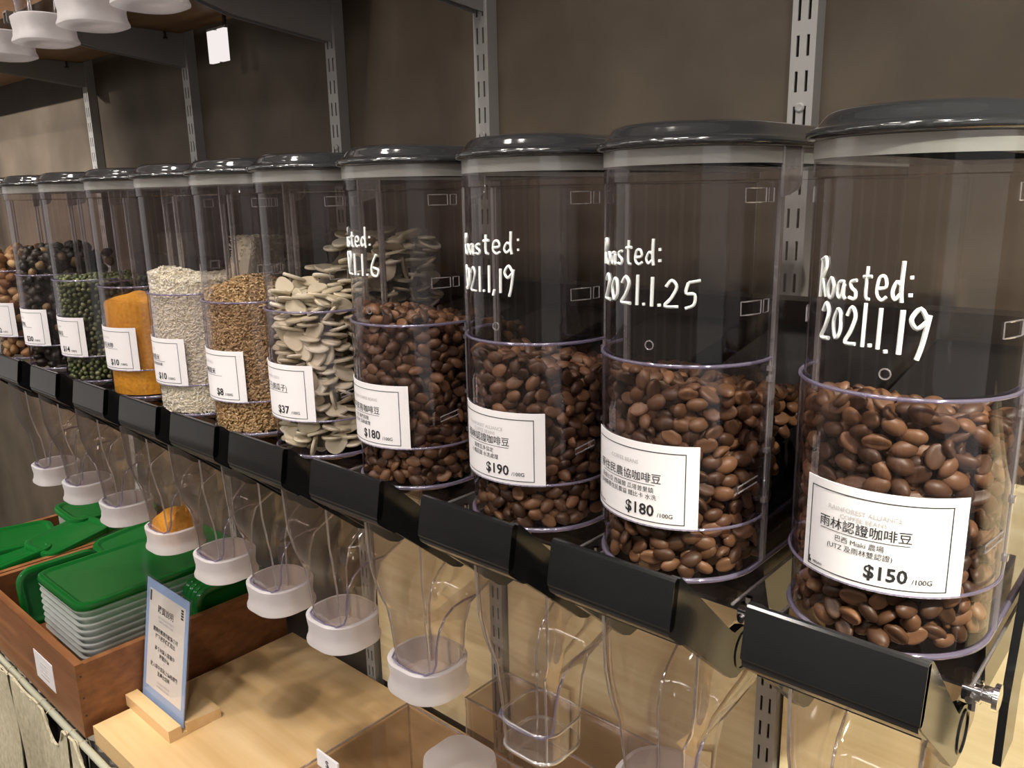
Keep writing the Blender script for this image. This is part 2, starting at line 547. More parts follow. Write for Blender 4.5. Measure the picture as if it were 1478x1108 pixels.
# ------------------------------------------------------------------ the setting
mb = MB(); mb.box(-34, 14, 3.36, 3.7, -Z0 / S, 12.0)
structure(mb.build('wall_back', M['wall'], world=True, smooth=0))
mb = MB(); mb.box(-60, 30, -34, 3.4, -Z0 / S - .3, -Z0 / S)
structure(mb.build('floor', M['floor'], world=True, smooth=0))
mb = MB(); mb.box(-60, 30, -34, 3.7, 12.0, 12.4)
structure(mb.build('ceiling', M['ceil'], world=True, smooth=0))
mb = MB(); mb.box(-60, 30, -34.4, -34, -Z0 / S, 12.0)
structure(mb.build('wall_front', M['plain'], world=True, smooth=0))

def opposite_shop():
    # pale columns of the shop across the aisle (their light streaks show in the clear cylinders)
    for i, (x, w) in enumerate(((-22, 1.6), (-13, 1.2), (-6, 1.0), (-1.5, 1.4), (5, 1.8), (12, 1.5))):
        mb = MB(); mb.box(x - w / 2, x + w / 2, -19.5, -18.5, -Z0 / S, 12.0)
        o = mb.build('column', M['pale'], world=True, smooth=0)
        structure(o)
opposite_shop()

ZS = -4.762          # top of the lower pine shelf
UX = [-2.0493, -5.2574, -7.64, -11.0385, -14.4948]
UPL = ['gray slotted steel upright behind the two nearest coffee dispensers',
       'gray slotted steel upright rising above the $190 coffee dispenser lid',
       'gray slotted steel upright rising between the pumpkin seed and $180 coffee lids',
       'gray slotted steel upright rising above the brown rice dispenser lid',
       'gray slotted steel upright farthest along the wall, above the mung bean lid']
def upright(i, x0):
    w, dpt, y = 0.185, 0.14, 3.36
    zlo, zhi = -6.5, 7.5
    mb = MB()
    t = 0.015
    mb.box(x0, x0 + t, y - dpt, y - .001, zlo, zhi)
    mb.box(x0 + w - t, x0 + w, y - dpt, y - .001, zlo, zhi)
    fy0, fy1 = y - dpt, y - dpt + t
    sw = 0.022
    cols = (0.052, 0.128)
    mb.box(x0 + t, x0 + cols[0] - sw / 2, fy0, fy1, zlo, zhi)
    mb.box(x0 + cols[0] + sw / 2, x0 + cols[1] - sw / 2, fy0, fy1, zlo, zhi)
    mb.box(x0 + cols[1] + sw / 2, x0 + w - t, fy0, fy1, zlo, zhi)
    pitch, off = 0.2442, 0.0
    z = 2.9778 - 0.145 + pitch * 18
    while z > zlo:
        for c in cols:
            mb.box(x0 + c - sw / 2, x0 + c + sw / 2, fy0, fy1, max(z - (pitch - 0.145), zlo), z)
        z -= pitch
    base = (x0 + w / 2, y - dpt / 2, zlo)
    t_ = thing('wall_upright', UPL[i], 'shelf upright', base, 'slotted uprights on the back wall')
    b = W(*base)
    mb.build('slotted_channel', M['steel'], t_, 0, None, True, b)
    for zz in (2.235, 5.4, -1.5):
        sm = MB()
        sm.loft([[(x0 + w / 2 + 0.0 + r * cos(a), yy, zz + r * sin(a)) for a in [2 * pi * k / 14 for k in range(14)]]
                 for r, yy in ((.036, fy0 + .002), (.036, fy0 - .006), (.024, fy0 - .014), (.012, fy0 - .012))], False, True)
        sm.build('screw', M['steel'], t_, 30, None, True, b)
for i, x0 in enumerate(UX):
    upright(i, x0)

BRL = ['gray steel bracket holding the upper shelf above the $190 coffee dispenser',
       'gray steel bracket holding the upper shelf above the pumpkin seed dispenser',
       'gray steel bracket under the upper shelf beside the glowing reflection bars',
       'gray steel bracket farthest along the upper shelf, above the mung bean dispenser']
for i, x0 in enumerate(UX[1:]):
    zb = [3.36, 3.39, 3.49, 3.55][i]
    mb = MB()
    poly = [(3.23, zb), (3.23, 3.93), (1.0, 3.93), (1.0, 3.80), (2.0, zb + .13), (2.9, zb + .03)]
    cx = x0 + 0.0925
    mb.prism(poly, 0, cx - .085, cx - .065)
    mb.prism(poly, 0, cx + .02, cx + .04)
    mb.box(cx - .065, cx + .02, 1.0, 3.21, 3.91, 3.93)
    base = (cx, 3.23, zb)
    o = thing('shelf_bracket', BRL[i], 'bracket', base, 'brackets of the upper shelf')
    mb.build('bracket_arm', M['steel'], o, 0, None, True, W(*base))
    for yy in (2.95, 2.1):
        s2 = MB(); s2.tube([(cx + .07, yy, 3.93), (cx + .07, yy, 3.84)], .016, 8); s2.tube([(cx + .07, yy, 3.85), (cx + .07, yy, 3.83)], .03, 8)
        s2.build('screw', M['darksteel'], o, 30, None, True, W(*base))

mb = MB(); mb.box(-30, -6.9, 1.13, 3.2, 3.935, 4.15)
o = build_at(mb, 'shelf_board', M['shelfwood'], (-12, 2, 3.935), None, 0)
tag(o, 'dark wooden upper shelf board high on the brackets', 'shelf')

# lower pine shelf
mb = MB(); mb.box(-9.42, 6, .27, 3.2, ZS - .26, ZS)
o = build_at(mb, 'shelf_board', M['pine'], (-2, 1.7, ZS - .26), None, 0)
tag(o, 'light pine shelf board under the dispensers carrying the acrylic sign', 'shelf')

# pale pine board standing against the wall below the nearest dispenser
mb = MB(); mb.box(-.45, 5.5, 3.05, 3.2, ZS + .001, -.3)
o = build_at(mb, 'pine_panel', M['pinelight'], (2, 3.1, ZS), None, 0)
tag(o, 'brightly lit pale pine board standing on the shelf behind the nearest dispenser', 'wooden board')

for x0, x1, lb in ((-7.4, -5.3, 'amber wooden back panel behind the chute with the cap nearest the clear box'),
                   (-5.04, -2.08, 'wide amber wooden back panel behind the two nearest coffee chutes'),
                   (-1.83, -.47, 'amber wooden back panel right of the upright under the nearest handle')):
    mb = MB(); mb.box(x0, x1, 3.29, 3.355, ZS + .001, -.9)
    o = build_at(mb, 'back_panel', M['pinelight'], ((x0 + x1) / 2, 3.32, ZS), None, 0)
    tag(o, lb, 'wooden panel', 'wooden back panels under the dispensers')

# ------------------------------------------------------------------ one dispenser, its meshes shared by all eleven
def proto_meshes():
    D = {}
    hold = []
    def keep(key, mb, mats, sm=35):
        o = mb.build(key, mats, None, sm)
        D.setdefault(key, []).append(o.data)
        hold.append(o)
    # lid
    mb = MB()
    prof = [(-.09, 1.850), (.030, 1.846), (.043, 1.850), (.050, 1.860), (.050, 1.872), (.045, 1.881), (.034, 1.886), (.021, 1.890), (.010, 1.898), (-.002, 1.910),
            (-.014, 1.927), (-.026, 1.940), (-.042, 1.950), (-.065, 1.957), (-.10, 1.961), (-.17, 1.962), (-.24, 1.960)]
    mb.loft([stadium(o_, z, 40) for o_, z in prof], True, True)
    keep('lid', mb, M['lid'], 50)
    mb = MB()
    mb.loft([stadium(o_, z, 24, 2.3) for o_, z in ((-.15, 1.837), (-.15, 1.79), (-.165, 1.785), (-.18, 1.79), (-.18, 1.837))], False, True)
    keep('lid_plug', mb, M['lid'], 40)
    mb = MB()
    mb.loft([stadium(-.012, 1.8455, 40), stadium(-.012, 1.838, 40)], True, True)
    keep('lid_seal', mb, M['seal'], 30)
    # body shell
    mb = MB()
    mb.loft([stadium(.015, z, 40) for z in (1.774, 1.800, 1.843)])
    keep('collar', mb, M['collar'], 50)
    mb = MB()
    mb.loft([stadium(0, z, 40) for z in (-.14, .2, .6, 1.0, 1.4, 1.70)])
    mb.loft([stadium(0, 1.70, 40), stadium(.012, 1.705, 40), stadium(.012, 1.845, 40)])
    mb.loft([stadium(0, -.14, 40), stadium(-.05, -.165, 40), stadium(-.10, -.2, 40)])
    keep('body', mb, M['clear'], 50)
    mb = MB()
    path = [onarc(radians(-90 + 180 * i / 40), RB + .003, -.142) for i in range(41)]
    path = [(XC - RB - .003, y, -.142) for y in (2.4, 1.5)] + path + [(XC + RB + .003, y, -.142) for y in (1.5, 2.4)]
    mb.tube(path, .013, 8)
    keep('bottom_rim', mb, M['edge'], 60)
    # label-holding front panel
    mb = MB()
    n = 40
    T = 96
    rp = RB + .016
    th = [radians(-T + 2 * T * i / n) for i in range(n + 1)]
    mb.loft([[onarc(a, rp, .125) for a in th], [onarc(a, rp, .898) for a in th]], closed=False)
    keep('front_panel', mb, M['panel'], 60)
    for z, r in ((.898, .0085), (.122, .0075)):
        mb = MB()
        mb.tube([onarc(a, rp, z) for a in th], r, 8)
        keep('panel_edge', mb, M['edge'], 60)
    mb = MB()
    mb.tube([onarc(th[-1], rp, z) for z in (.125, .5, .898)], .007, 6)
    keep('panel_clip', mb, M['cedge'], 40)
    for z in (.85, .80, .45, .2):
        mb = MB()
        mb.box(XC + rp - .012, XC + rp + .014, YC + .03, YC + .06, z - .012, z + .012)
        keep('panel_clip', mb, M['cedge'], 0)
    mb = MB()
    mb.tube([onarc(radians(t), rp + .004, z) for t, z in ((66, .285), (84, .315), (84, .345), (66, .315))], .004, 5, True)
    keep('panel_clip', mb, M['cedge'], 40)
    # small clear tabs moulded on the front of the cylinder
    for z in (1.64, 1.15):
        for t0, t1 in ((64, 82), (85, 92), (-80, -66)):
            mb = MB()
            q = [onarc(radians(t0 + (t1 - t0) * i / 4), RB + .004, z - .032) for i in range(5)]
            q += [onarc(radians(t1 - (t1 - t0) * i / 4), RB + .004, z + .028) for i in range(5)]
            mb.tube(q, .0034, 5, True)
            keep('moulded_tab', mb, M['cedge'], 40)
    mb = MB()
    mb.tube([onarc(radians(5) + .02 * cos(a) / RB, RB + .004, .985 + .02 * sin(a)) for a in [2 * pi * k / 16 for k in range(16)]], .0035, 5, True)
    keep('moulded_tab', mb, M['cedge'], 40)
    # seam ridge and latch on the right side
    for sx in (1, -1):
        for w_, y0, y1 in ((.010, .705, .722), (.006, .735, .748)):
            mb = MB()
            x = XC + sx * (RB + .008)
            mb.box(x - w_, x + w_, y0, y1, -.13, 1.70)
            keep('seam_ridge', mb, M['cedge'], 0)
    mb = MB()
    x = XC + RB + .02
    poly = [(.70, 1.63), (.78, 1.645), (.87, 1.665), (.89, 1.69), (.89, 1.825), (.875, 1.84), (.70, 1.84)]
    mb.tube([(x, a, b) for a, b in poly], .009, 6, True)
    mb.tube([(x, .75, 1.70), (x, .82, 1.70), (x, .82, 1.80), (x, .75, 1.80)], .006, 5, True)
    for z in (1.725, 1.75, 1.775):
        mb.tube([(x, .75, z), (x, .82, z)], .005, 5)
    mb.prism(poly, 0, x - .004, x + .004)
    keep('latch', mb, M['cedge'], 40)
    # clear base plate and hopper walls, black gate housing behind
    mb = MB()
    mb.box(-.745, .065, .42, 2.58, -.262, -.246)
    keep('base_plate', mb, M['chute'], 0)
    for x in (-.745, .065):
        mb = MB()
        mb.tube([(x, .42, -.25), (x, 2.58, -.25)], .008, 6)
        keep('base_edge', mb, M['cedge'], 40)
    mb = MB()
    poly = [(.98, -.60), (.86, -.27), (.80, -.13), (.90, .10), (1.0, .38), (1.25, .52), (2.5, .75), (2.5, -.62)]
    mb.prism(poly, 0, -.70, .02)
    keep('gate_housing', mb, M['black'], 0)
    # lever handle: front plate, lower lip, two arms
    mb = MB()
    xl = -.69
    fp = [(.030, .012), (.018, .017), (.006, .014), (-.003, .005), (-.008, -.01), (-.040, -.195), (-.041, -.208), (-.036, -.219), (-.026, -.225), (-.01, -.225), (.005, -.20), (.038, .0)]
    mb.prism(fp, 0, xl, 0)
    mb.prism([(-.034, -.21), (-.036, -.232), (-.028, -.25), (.03, -.30), (.085, -.34), (.10, -.347), (.115, -.345), (.125, -.33), (.06, -.26), (.0, -.21)], 0, xl + .005, -.005)
    mb.tube([(xl + .02, .105, -.335), (-.02, .105, -.335)], .020, 8)
    keep('handle', mb, M['black'], 25)
    arm = [(0.0, .008), (.05, .008), (.075, -.012), (.56, -.475), (.60, -.505), (.68, -.505), (.77, -.545), (.82, -.62), (.80, -.71),
           (.73, -.765), (.64, -.775), (.57, -.745), (.0, -.255), (-.038, -.215)]
    for nm, a, b in (('right', -.045, 0.0), ('left', xl, xl + .045)):
        mb = MB()
        mb.prism(arm, 0, a, b)
        c = (.70, -.645)
        xo = b + .001 if nm == 'right' else a - .001
        mb.tube([(xo, c[0] + .085 * cos(t), c[1] + .10 * sin(t)) for t in [2 * pi * k / 24 for k in range(24)]], .006, 6, True)
        keep('arm_' + nm, mb, M['black'], 25)
    # metal pivot between neighbouring handles
    mb = MB()
    mb.tube([(-.01, .68, -.42), (.06, .68, -.42), (.065, .68, -.42), (.12, .68, -.42)], [.05, .05, .038, .038], 14)
    mb.tube([(.10, .68, -.42), (.105, .68, -.42), (.125, .68, -.42), (.13, .68, -.42)], [.04, .06, .06, .03], 14)
    for t in (0, 1.57):
        mb.tube([(.03, .68 - .09 * cos(t), -.42 - .09 * sin(t)), (.03, .68 + .09 * cos(t), -.42 + .09 * sin(t))], .018, 8)
    keep('pivot_shaft', mb, M['chrome'], 40)
    # chute
    secs = [(-.46, -.665, -.02, .30, 1.36, .16), (-.85, -.66, -.04, .32, 1.30, .16), (-1.02, -.655, -.07, .36, 1.18, .15),
            (-1.13, -.65, -.12, .40, 1.03, .14), (-1.20, -.64, -.155, .43, .95, .13), (-1.35, -.63, -.165, .45, .90, .13),
            (-1.55, -.61, -.17, .46, .88, .13), (-1.80, -.60, -.175, .47, .87, .13)]
    mb = MB()
    mb.loft([rrect(x0, x1, y0, y1, rc, z) for z, x0, x1, y0, y1, rc in secs])
    keep('chute', mb, M['chute'], 60)
    k = .04
    for ex, ey in ((0, 0), (1, 0), (1, 1), (0, 1)):
        mb = MB()
        pth = []
        for z, x0, x1, y0, y1, rc in secs:
            pth.append((x0 + k if ex == 0 else x1 - k, y0 + k if ey == 0 else y1 - k, z))
        pth = [tuple(Vector(a).lerp(Vector(b), t)) for a, b in zip(pth, pth[1:]) for t in (0, .5)] + [pth[-1]]
        mb.tube(pth, .0085, 6)
        keep('chute_edge', mb, M['cedge'], 60)
    mb = MB()
    lip = [(-.13, .93, -1.13), (-.15, .80, -1.135), (-.155, .70, -1.15), (-.158, .62, -1.20), (-.16, .565, -1.28), (-.162, .535, -1.40), (-.165, .525, -1.52),
           (-.175, .505, -1.575), (-.22, .468, -1.60), (-.33, .452, -1.61), (-.48, .452, -1.61), (-.58, .475, -1.60), (-.61, .53, -1.59)]
    mb.tube(lip, .0085, 6)
    keep('chute_lip', mb, M['edge'], 60)
    mb = MB()
    mb.tube(rrect(-.605, -.175, .465, .875, .13, -1.80), .012, 6, True)
    mb.tube(rrect(-.61, -.17, .46, .88, .13, -1.60), .010, 6, True)
    mb.loft([rrect(-.605, -.175, .465, .875, .13, -1.79)], True)
    keep('chute_floor', mb, M['cedge'], 60)
    # frosted cap
    mb = MB()
    cs = [(.0, -1.605), (.014, -1.60), (.030, -1.612), (.026, -1.66), (.018, -1.72), (.024, -1.78), (.038, -1.815), (.038, -1.832), (.01, -1.842)]
    mb.loft([rrect(-.665 - o_, -.165 + o_, .435 - o_, .90 + o_, .20 + o_ * .6, z, 8) for o_, z in cs], False, True)
    mb.loft([rrect(-.652, -.178, .448, .887, .19, z, 8) for z in (-1.605, -1.79)], False, True)
    keep('chute_cap', mb, M['frost'], 50)
    for o in hold:
        bpy.data.objects.remove(o)
    return D
D = proto_meshes()
XK = {1: 0.0, 2: -1.023, 3: -1.9689, 4: -3.0252, 5: -4.0437, 6: -4.9479, 7: -5.8921, 8: -6.911, 9: -8.0379, 10: -9.1086, 11: -10.12}
BINS = {
 1: ('clear dispenser of roasted coffee beans labelled $150, nearest in the row', 52.5, ['RAINFOREST ALLIANCE', 'COFFEE BEANS'], '雨林認證咖啡豆', ['巴西 Miaki 農場', '(UTZ 及雨林雙認證)'], '$150', True),
 2: ('clear dispenser of roasted coffee beans marked 2021.1.25 and labelled $180', 39.5, ['COFFEE BEANS'], '原住民農協咖啡豆', ['哥倫比亞 西薩爾 瓜塔普里鎮', '安地斯原住民農協 鐵比卡 水洗'], '$180', True),
 3: ('clear dispenser of roasted coffee beans labelled $190', 43, ['RAINFOREST ALLIANCE', 'COFFEE BEANS'], '雨林認證咖啡豆', ['薩爾瓦多協定', '小農莊園 水洗處理'], '$190', False),
 4: ('clear dispenser of dark coffee beans labelled $180, beside the pumpkin seeds', 39.5, ['FAIR TRADE COFFEE BEANS'], '公平貿易咖啡豆', ['印尼 蘇門答臘', '合作社 濕剝處理'], '$180', False),
 5: ('clear dispenser of cream pumpkin seeds labelled $37', 41, ['PUMPKIN SEEDS'], '白瓜子(南瓜子)', [], '$37', False),
 6: ('clear dispenser of tan brown rice labelled $8', 41, ['BROWN RICE'], '有機糙米', [], '$8', False),
 7: ('clear dispenser of white rice labelled $10', 41.5, ['RICE'], '有機香米', ['花蓮縣富里鄉無毒栽種'], '$10', False),
 8: ('clear dispenser of orange-yellow cornmeal labelled $10', 47.8, ['CORN GRITS'], '有機玉米糝', [], '$10', False),
 9: ('clear dispenser of green mung beans labelled $14', 44.5, ['MUNG BEAN'], '有機綠豆', [], '$14', False),
 10: ('clear dispenser of dark dried fruit labelled $30', 48, ['LONGAN'], '龍眼乾', [], '$30', False),
 11: ('clear dispenser of brown nuts at the far end of the row', 47, ['NUTS'], '綜合堅果', [], '$42', False),
}
HW = {
 1: [('Roasted:', -41.5, 15.5, 1.245, 1.265, .155, .0085), ('2021.1', -37, 2, 1.085, 1.075, .155, .0095), ('.19', 1, 27, 1.06, 1.075, .17, .0115)],
 2: [('Roasted:', -49, 13, 1.33, 1.355, .115, .0085), ('2021.1.25', -44, 38, 1.165, 1.16, .125, .0095)],
 3: [('Roasted:', -46, 27, 1.345, 1.375, .115, .0085), ('2021.1,19', -50, 24, 1.155, 1.165, .135, .0085)],
 4: [('Roasted:', -55, 12, 1.36, 1.375, .115, .0085), ('2021.1.6', -58, 22, 1.195, 1.195, .14, .0095)],
}
for k in XK:
    lab, right, en, title, subs, price, mk = BINS[k]
    d = thing('bulk_dispenser', lab, 'dispenser', (XK[k], 0, 0), 'dispensers hanging in a row')
    lid = child('lid', D['lid'], d)
    child('lid_plug', D['lid_plug'], lid)
    child('lid_seal', D['lid_seal'], lid)
    body = child('body', D['body'], d)
    child('bottom_rim', D['bottom_rim'], body)
    child('collar', D['collar'], body)
    if k <= 6:
        child('moulded_tab', D['moulded_tab'], body)
    child('seam_ridge', D['seam_ridge'], body)
    child('latch', D['latch'], body)
    fp = child('front_panel', D['front_panel'], d)
    child('panel_edge', D['panel_edge'], fp)
    if k <= 6:
        child('panel_clip', D['panel_clip'], fp)
    bp = child('base_plate', D['base_plate'], d)
    child('base_edge', D['base_edge'], bp)
    child('gate_housing', D['gate_housing'], d)
    h = child('handle', D['handle'], d)
    child('arm', D['arm_right'], h)
    child('arm', D['arm_left'], h)
    child('pivot_shaft', D['pivot_shaft'], d)
    c = child('chute', D['chute'], d)
    child('chute_edge', D['chute_edge'], c)
    child('chute_lip', D['chute_lip'], c)
    if k == 3:
        child('chute_floor', D['chute_floor'], c)
    else:
        child('chute_cap', D['chute_cap'], d)
    price_label(d, right, en, title, subs, price, mk)
    if k in HW:
        handwriting(HW[k], d)

# black end bracket of the rack, right of the nearest dispenser
mb = MB()
mb.prism([(.86, -.85), (.86, -.53), (1.0, -.05), (1.1, .0), (1.35, -.05), (1.25, -.45), (1.12, -.55), (1.1, -.85)], 0, .10, .135)
o = build_at(mb, 'rack_bracket', M['black'], (.11, 1.0, -.85), None, 0)
tag(o, 'black bent bracket at the end of the rack, right of the nearest handle', 'bracket')
# black rack rail the dispensers hang from
mb = MB()
mb.box(-12, .09, 2.64, 2.9, -.6, .9)
mb.box(-12, .09, 2.9, 3.2, .5, .62)
o = build_at(mb, 'rack_rail', M['rackpaint'], (-6, 2.8, -.6), None, 0)
tag(o, 'long dark rack rail behind the row of dispensers', 'rack')

# ------------------------------------------------------------------ loose goods inside the dispensers
RIN = RB - .012
def ramp_y(z):
    """front of the black gate housing at height z"""
    pts = [(-.27, .86), (-.13, .80), (.10, .90), (.38, 1.0), (.52, 1.25), (.75, 2.5)]
    for (z0, y0), (z1, y1) in zip(pts, pts[1:]):
        if z <= z1:
            return y0 + (y1 - y0) * max(0, (z - z0)) / (z1 - z0)
    return 2.5

def wallpoint(u, off):
    """u = arc length along the inside of the wall, 0 at the front; off = inset. Returns x, y, outward angle"""
    q = RIN * pi / 2
    r = RIN - off
    if u > q:
        return XC + r, YC + (u - q), pi / 2
    if u < -q:
        return XC - r, YC + (-u - q), -pi / 2
    t = u / RIN
    return XC + r * sin(t), YC - r * cos(t), t

def scatter(n_try, sampler, dist, seed):
    """dart throwing with an anisotropic distance; returns accepted sample tuples"""
    rg = np.random.default_rng(seed)
    acc = np.empty((0, 2))
    out = []
    for _ in range(n_try):
        p = sampler(rg)
        if p is None:
            continue
        if len(acc):
            dd = ((acc - p[:2]) / dist) ** 2
            if dd.sum(1).min() < 1:
                continue
        acc = np.vstack([acc, p[:2]])
        out.append(p)
    return out

def frame(tang, up, nrm):
    return Matrix((tang, up, nrm)).transposed()

def grain_mesh_bean(n=12, m_=9, size=(.052, .036, .030)):
    mb = MB()
    rings = []
    for i in range(m_ + 1):
        a = pi * i / m_
        ring = []
        for j in range(n):
            b = 2 * pi * j / n
            x, y, z = cos(a), sin(a) * cos(b), sin(a) * sin(b)
            if z < -.25:
                z = -.25 - (abs(z) - .25) * .35
                z += .26 * math.exp(-(y / .16) ** 2) * (1 - x * x)
            ring.append((x * size[0], y * size[1], z * size[2]))
        rings.append(ring)
    mb.loft(rings)
    return mb

def grain_mesh_ball(n=8, m_=6, size=(.02, .02, .02), flat=1.0, wob=0.0, seed=0):
    rg = random.Random(seed)
    mb = MB()
    rings = []
    for i in range(m_ + 1):
        a = pi * i / m_
        rings.append([(cos(a) * size[0] * (1 + wob * rg.uniform(-1, 1)), sin(a) * cos(2 * pi * j / n) * size[1] * (1 + wob * rg.uniform(-1, 1)),
                       sin(a) * sin(2 * pi * j / n) * size[2] * (1 + wob * rg.uniform(-1, 1))) for j in range(n)])
    mb.loft(rings)
    return mb

def grain_mesh_seed():
    """flat pumpkin seed: an oval with a pointed end and a raised rim"""
    mb = MB()
    n = 22
    def outline(k):
        pts = []
        for j in range(n):
            t = 2 * pi * j / n
            w = .064 * (1 - .28 * cos(t))
            pts.append((.088 * cos(t) * k, w * sin(t) * k))
        return pts
    rings = []
    for k, z in ((.05, .0125), (.5, .0125), (.82, .0095), (.93, .0105), (1.0, .0), (.93, -.0105), (.82, -.0095), (.5, -.0125), (.05, -.0125)):
        rings.append([(x, y, z) for x, y in outline(k)])
    mb.loft(rings, True, True)
    return mb

def rot_random(rg, tang, up, nrm, tilt, spin):
    """orientation whose long axis is near tang and whose flat normal is near nrm"""
    base = frame(tang, up, nrm)
    e = Euler((rg.normal(0, tilt), rg.normal(0, tilt), rg.normal(0, spin)), 'XYZ').to_matrix()
    return base @ e

def heap_core(mb, top, inset, ymax, zlo=-.12, seed=0, steps=8):
    """solid mass filling the bin; top(x, y) is its surface"""
    r = RIN - inset
    n = 28
    def outline(z, k=1.0):
        ym = min(ymax, ramp_y(z) - .02) if z is not None else ymax
        pts = []
        for i in range(n + 1):
            t = radians(-90 + 180 * i / n)
            pts.append((XC + r * k * sin(t), YC - r * k * cos(t)))
        for i in range(7):
            pts.append((XC + r * k, YC + (max(ym, YC + .02) - YC) * (i + 1) / 7 * k))
        for i in range(7):
            pts.append((XC + r * k - 2 * r * k * (i + 1) / 7, YC + (max(ym, YC + .02) - YC) * k))
        for i in range(6):
            pts.append((XC - r * k, YC + (max(ym, YC + .02) - YC) * k * (1 - (i + 1) / 7)))
        return pts
    rings = []
    ztop = min(top(x, y) for x, y in outline(.8))
    for i in range(steps + 1):
        z = zlo + (ztop - .04 - zlo) * i / steps
        rings.append([(x, y, z) for x, y in outline(z)])
    for k in (1.0, .97, .9, .75, .6, .45, .3, .15, .03):
        rings.append([(x, y, top(x, y) - (.02 if k == 1.0 else 0)) for x, y in outline(.8, k)])
    mb.loft(rings, True, True)

def fill(k, top, ymax, dist, seed, mk_normal, off, n_try=5000, layers=1, umax=None, jit=.25, dtop=None):
    """positions + rotations on the wall-facing layer and on the top surface, in dispenser coordinates"""
    rg = np.random.default_rng(seed)
    q = RIN * pi / 2
    um = q + (ymax - YC) if umax is None else umax
    out = []
    def s1(r_):
        u = r_.uniform(-q * .95, um)
        z = r_.uniform(-.118, 1.6)
        x, y, t = wallpoint(u, off)
        if z > top(x, y) - off * .6 or y > ramp_y(z) - off:
            return None
        return np.array([u, z, 0.0])
    for layer in range(layers):
        for p in scatter(n_try, s1, np.array(dist), seed + layer * 17):
            o_ = off * (1 + 1.3 * layer) + abs(rg.normal(0, off * jit))
            x, y, t = wallpoint(p[0], o_)
            nrm = Vector((sin(t), -cos(t), 0))
            tang = Vector((cos(t), sin(t), 0))
            out.append(('w', layer, Vector((x, y, p[1])), mk_normal(rg, tang, Vector((0, 0, 1)), nrm), t, p[1]))
    def s2(r_):
        x = r_.uniform(XC - RIN, XC + RIN)
        y = r_.uniform(YC - RIN, ymax)
        if y < YC and (x - XC) ** 2 + (y - YC) ** 2 > (RIN - off) ** 2:
            return None
        if abs(x - XC) > RIN - off:
            return None
        return np.array([x, y, 0.0])
    d2 = dtop or max(dist)
    for p in scatter(n_try // 2, s2, np.array((d2 * .9, d2 * .9)), seed + 5):
        z = top(p[0], p[1]) + rg.normal(-.2, .35) * off
        a = rg.uniform(0, 2 * pi)
        tang = Vector((cos(a), sin(a), 0))
        out.append(('t', 0, Vector((p[0], p[1], z)), mk_normal(rg, tang, Vector((-sin(a), cos(a), 0)), Vector((0, 0, 1))), 0, z))
    return out

def merge_into(mb, proto, pos, rot, mi=0):
    mb.add([rot @ Vector(v) + pos for v in proto.v], proto.f, mi)

def individuals(items, k, proto_mesh, name, label, cat, group, scale=(0.92, 1.1)):
    base = W(XK[k], 0, 0)
    for it in items:
        o = bpy.data.objects.new(name, proto_mesh)
        COL.objects.link(o)
        o.location = base + it[2] * S
        s_ = random.uniform(*scale)
        o.rotation_euler = it[3].to_euler()
        o.scale = (s_, s_ * random.uniform(.95, 1.05), s_)
        tag(o, label, cat, group)

def mesh_only(mb, name, mt, sm=60):
    o = mb.build(name, mt, None, sm)
    me = o.data
    bpy.data.objects.remove(o)
    return me

def hidden_by_label(k, t, z):
    right = radians(BINS[k][1])
    return 0.15 < z < 0.49 and right - 1.45 < t < right - .07

# coffee beans ------------------------------------------------------
bean_p = grain_mesh_bean(16, 12)
bean_lo = grain_mesh_bean(8, 6)
bean_me = mesh_only(bean_p, 'coffee_bean', M['bean'])
def bean_rot(rg, tang, up, nrm):
    flip = 1 if rg.random() < .62 else -1
    return rot_random(rg, tang, up * flip, nrm * flip, .45, .55)
tops = {1: lambda x, y: .86 + .02 * sin(9 * x + 2) * cos(7 * y) - .24 * (y - .3),
        2: lambda x, y: .81 + .03 * sin(8 * x) - .02 * cos(9 * y) - .20 * (y - .3),
        3: lambda x, y: .82 - .10 * (x - XC) + .02 * sin(9 * y) - .20 * (y - .3),
        4: lambda x, y: .975 + .02 * sin(9 * x) - .2 * (y - .4)}
rest = MB()
n_left = 300
where = {1: ('roasted coffee bean in the nearest dispenser, labelled $150', 'coffee beans in the nearest dispenser'),
         2: ('roasted coffee bean in the dispenser dated 2021.1.25', 'coffee beans in the dispenser dated 2021.1.25')}
for k in (1, 2, 3, 4):
    its = fill(k, tops[k], 1.35, (.077, .054), 100 + k, bean_rot, .032, 9000, 2)
    mine, other = [], []
    for it in its:
        front = it[0] == 't' and it[2].y < .75 or (it[0] == 'w' and it[1] == 0 and -.9 < it[4] and it[2].y < .8 and not hidden_by_label(k, it[4], it[5]))
        (mine if front and k <= 2 else other).append(it)
    mine.sort(key=lambda it: (it[2] + Vector((XK[k], 0, 0)) - CAM).length)
    take = mine[:n_left] if k == 2 else mine[:210]
    n_left -= len(take)
    if take:
        individuals(take, k, bean_me, 'coffee_bean', where[k][0], 'coffee bean', where[k][1])
    for it in mine[len(take):] + other:
        merge_into(rest, bean_lo if k > 2 or it[1] else bean_p, it[2] + Vector((XK[k], 0, 0)), it[3])
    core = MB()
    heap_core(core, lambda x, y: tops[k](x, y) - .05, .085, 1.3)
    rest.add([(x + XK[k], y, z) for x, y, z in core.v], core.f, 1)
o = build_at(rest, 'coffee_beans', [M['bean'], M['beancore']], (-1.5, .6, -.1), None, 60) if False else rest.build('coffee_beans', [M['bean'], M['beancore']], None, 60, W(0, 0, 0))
tag(o, 'roasted coffee beans filling the four nearest dispensers', 'coffee beans', None, 'stuff')

